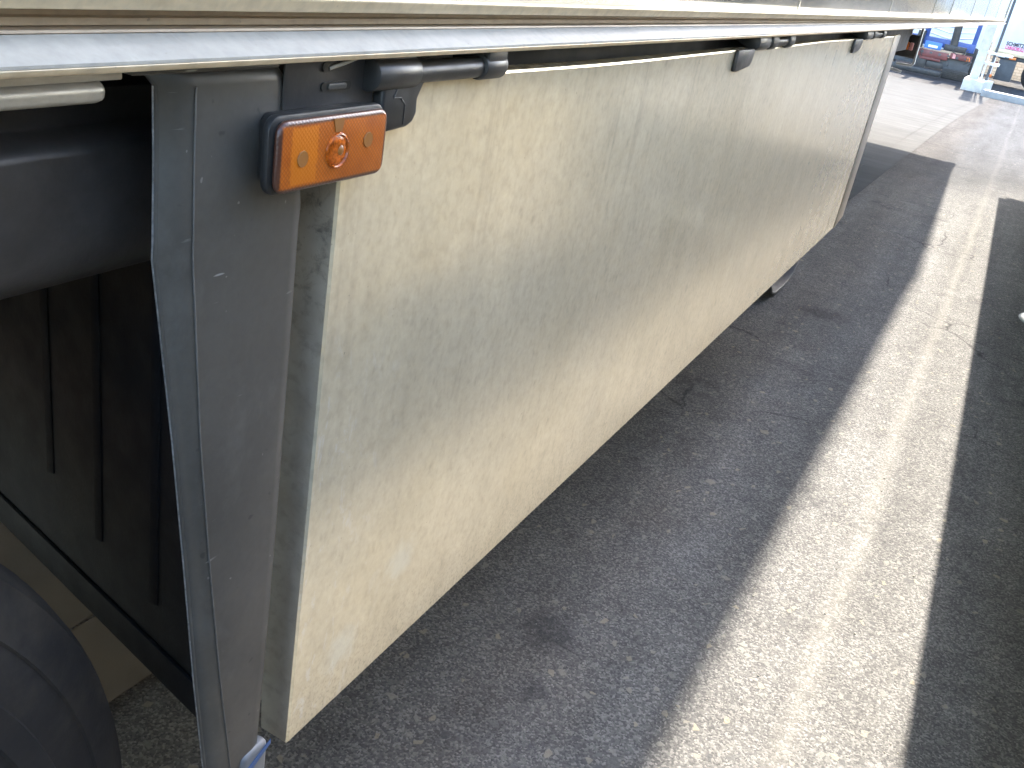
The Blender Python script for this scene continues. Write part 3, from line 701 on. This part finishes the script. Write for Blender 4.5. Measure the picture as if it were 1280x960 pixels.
tk('drop_frame', -2.72, -2.48, 33.0, 33.09, -.66, -.31, 'black')
tk('frame_cover', -2.7, -2.1, 32.97, 33.05, -.38, -.30, 'red')
tk('blue_plate', -2.66, -2.18, 32.9, 32.94, -.06, .14, 'blue2')
tk('blue_floor', -3.2, -1.3, 33.2, 33.6, .02, .26, 'blue')
tk('black_tray', -2.12, -1.5, 33.0, 33.19, -.02, .14, 'black')
tk('brown_tank', -2.95, -2.75, 33.0, 33.3, -.08, .4, 'chassis')
tk('post', -2.80, -2.66, 33.25, 33.4, .26, 2.2, 'blue')
tk('post', -1.42, -1.30, 33.25, 33.4, .2, 2.2, 'blue')
b = bmesh.new(); cyl(b, (.72, .15, .95), (.62, .15, 2.4), .11, 14); link('exhaust_stack', b, MAT['chassis'], TK, smooth=True)
b = bmesh.new()
for z in (1.22, 1.38, 1.55, 1.75, 2.0): tube(b, [Vector((-.1, .5, z)), Vector((.5, .52, z - .08)), Vector((1.2, .5, z + .05))], .018, 8)
link('hand_rail', b, MAT['galv'], TK, smooth=True)
for x in (-2.35, -.05):
    root = bpy.data.objects.new('wheel', None); COL.objects.link(root); root.parent = TK; root.location = (x + 1.1, 1.6, 0)
    b = bmesh.new(); lathe_x(b, [(.0, .2), (0, .46), (.04, .5), (.26, .5), (.3, .46), (.3, .2), (0, .2)], 0, 0, .5, 32); link('tyre', b, MAT['rubber'], root, smooth=True)
link('cab', boxes([(-1.2, 1.3, 3.2, 5.4, .7, 3.2)]), MAT['white'], TK, bevel=.08)

rnd = random.Random(3)
for k in range(9):
    x = rnd.uniform(-.5, 1.3); z = rnd.uniform(.55, 1.0)
    b = tube(bmesh.new(), [Vector((x, -.12, z)), Vector((x + rnd.uniform(-.12, .12), -.16, z - .12)), Vector((x + rnd.uniform(-.2, .2), -.12, z - rnd.uniform(.1, .3)))], .014, 6)
    link('hose', b, MAT['black'], TK, smooth=True)
for k in range(7):
    x = -2.95 + k * .25; tk('bolt_plate', x, x + .07, 32.93, 32.949, -.19 - .02 * (k % 2), -.14, 'darkgrey', 0)
tk('number_plate', -2.55, -2.28, 32.88, 32.899, -.02, .05, 'white', 0)
tk('tool_box', -2.45, -2.0, 33.0, 33.09, -.58, -.40, 'black')

# column on a concrete block
PC = thing('gantry_column', 'weathered white column on a sloping concrete block beside the truck', 'column', (-.93, 31, gz(31)))
link('shaft', boxes([(-.14, .10, -.1, .1, .30, 5.2)]), MAT['pillar'], PC, bevel=.01)
link('side_pipe', boxes([(.14, .19, -.05, .0, .30, 5.2)]), MAT['galv'], PC)
link('side_pipe', boxes([(.26, .33, .1, .16, .0, 5.2)]), MAT['darkgrey'], PC)
link('arm', boxes([(.1, .75, -.03, .03, 1.00, 1.06), (.1, .5, .0, .04, .72, .80)]), MAT['galv'], PC)
link('base_block', prism([(-.22, -.9, 0), (.30, -.9, 0), (.50, .4, 0), (-.22, .4, 0)], (0, 0, .32)), MAT['pillar'], PC, bevel=.03)
tag(link('kerb', box(-.55, 14, 28.4, 28.75, gz(28.5) - .05, gz(28.5) + .17), MAT['galvk'], None, bevel=.03), 'long pale kerb with a shaded face crossing the yard before the logo trailer', 'kerb')

# white trailer with lettering
TD = thing('semi_trailer', 'far white trailer with dark and magenta lettering above its rail', 'trailer', (-1.0, 36, gz(36)))
g = gz(36)
def td(name, x0, x1, y0, y1, z0, z1, m, bevel=.01): return link(name, box(x0 + 1, x1 + 1, y0 - 36, y1 - 36, z0 - g, z1 - g), MAT[m], TD, bevel=bevel)
td('cargo_body', -1.0, 12.4, 36, 38.5, .24, 3.1, 'white', .03)
td('bottom_rail', -1.0, 12.4, 35.97, 36.3, .07, .238, 'rail')
td('chassis_beam', -.7, 12.2, 36.1, 36.4, -.06, .068, 'darkgrey')
td('side_marker', -.37, -.17, 35.94, 35.968, -.03, .045, 'orange')
td('underslung_box', -.62, -.12, 36.1, 36.8, -.70, -.061, 'darkgrey')
td('landing_leg', -.80, -.74, 36.0, 36.06, -.74, -.06, 'white')
td('landing_leg', .62, .70, 36.0, 36.1, -.80, -.06, 'white')
td('tail_lamp', -.72, -.64, 35.98, 36.06, -.28, -.16, 'red')
td('bracket', -.95, -.5, 36.0, 36.06, -.02, .03, 'galv')
td('orange_lamp', -.78, -.68, 35.9, 36.0, -.66, -.56, 'orange')
for x in (.62, 1.9, 3.2):
    root = bpy.data.objects.new('wheel', None); COL.objects.link(root); root.parent = TD; root.location = (x + 1, .25, 0)
    b = bmesh.new(); n = 40
    prof = [(0, .27), (0, .44), (.03, .49), (.3, .49), (.33, .44), (.33, .27)]
    rr = [[b.verts.new((r * math.cos(2 * math.pi * i / n), dy, .49 + r * math.sin(2 * math.pi * i / n))) for i in range(n)] for dy, r in prof]
    for A, C in zip(rr, rr[1:]):
        for i in range(n): b.faces.new((A[i], C[i], C[(i + 1) % n], A[(i + 1) % n]))
    link('tyre', b, MAT['rubber'], root, smooth=True)
    b = bmesh.new(); cyl(b, (0, .05, .49), (0, .2, .49), .27, 32); link('rim', b, MAT['galv'], root)
def text(body, x, z, y, size, mat, name, parent, sx=1.0):
    cu = bpy.data.curves.new(name, 'FONT'); cu.body = body; cu.size = size; cu.extrude = .004; cu.offset = .004
    t = bpy.data.objects.new(name, cu); COL.objects.link(t)
    dg = bpy.context.evaluated_depsgraph_get(); me = bpy.data.meshes.new_from_object(t.evaluated_get(dg)); bpy.data.objects.remove(t)
    o = bpy.data.objects.new(name, me); COL.objects.link(o); me.materials.clear(); me.materials.append(mat)
    o.parent = parent; o.location = (x + 1, y - 36, z - g); o.rotation_euler = (R(90), 0, 0); o.scale = (sx, 1, 1); return o
text('SCHMITZ', -.60, .365, 35.992, .155, MAT['textdark'], 'lettering', TD, .82)
text('CARGOBULL', -.60, .255, 35.992, .135, MAT['textpink'], 'lettering', TD, .72)
# dark emblem at the end of the lettering: a simple striding animal shape
bm = bmesh.new(); prism([(x + .99, -.008, z - g) for x, z in ((.00, .26), (.03, .26), (.04, .33), (.10, .33), (.11, .26), (.14, .26), (.15, .40), (.11, .44), (.03, .44), (-.01, .42), (-.05, .48), (-.06, .47), (-.03, .40), (-.01, .36))], (0, .004, 0), bm)
link('emblem', bm, MAT['textdark'], TD)

bw = link('block_wall', box(-6, 16, 41, 41.3, G - .1, .25), MAT['brick'], None); tag(bw, 'tan block wall behind the far white trailer', 'wall')
wb = link('warehouse', box(-30, -1.6, 46, 60, G - .1, 6.0), MAT['white'], None, bevel=.05); tag(wb, 'bright white building behind the blue truck', 'building')

# ---------------------------------------------------------------- loose grit on the asphalt (uncountable)
bm = bmesh.new()
for i in range(900):
    y = random.uniform(1.0, 7.0) if random.random() < .75 else random.uniform(1, 12); x = random.uniform(-.5, 1.0)
    if x < edge_x(y) + .02: continue
    r = random.choice((.0012, .0016, .002, .0028))
    m = Matrix.Translation((x, y, gz(y) + r * .3)) @ Matrix.Rotation(random.uniform(0, 6.28), 4, 'Z') @ Matrix.Diagonal((r * random.uniform(.7, 1.6), r, r * .6, 1))
    bmesh.ops.create_icosphere(bm, subdivisions=1, radius=1, matrix=m)
gt = link('grit', bm, simple('grit_stone', (.26, .24, .20), .8, 0, .35, 60, .1), None); gt['kind'] = 'stuff'
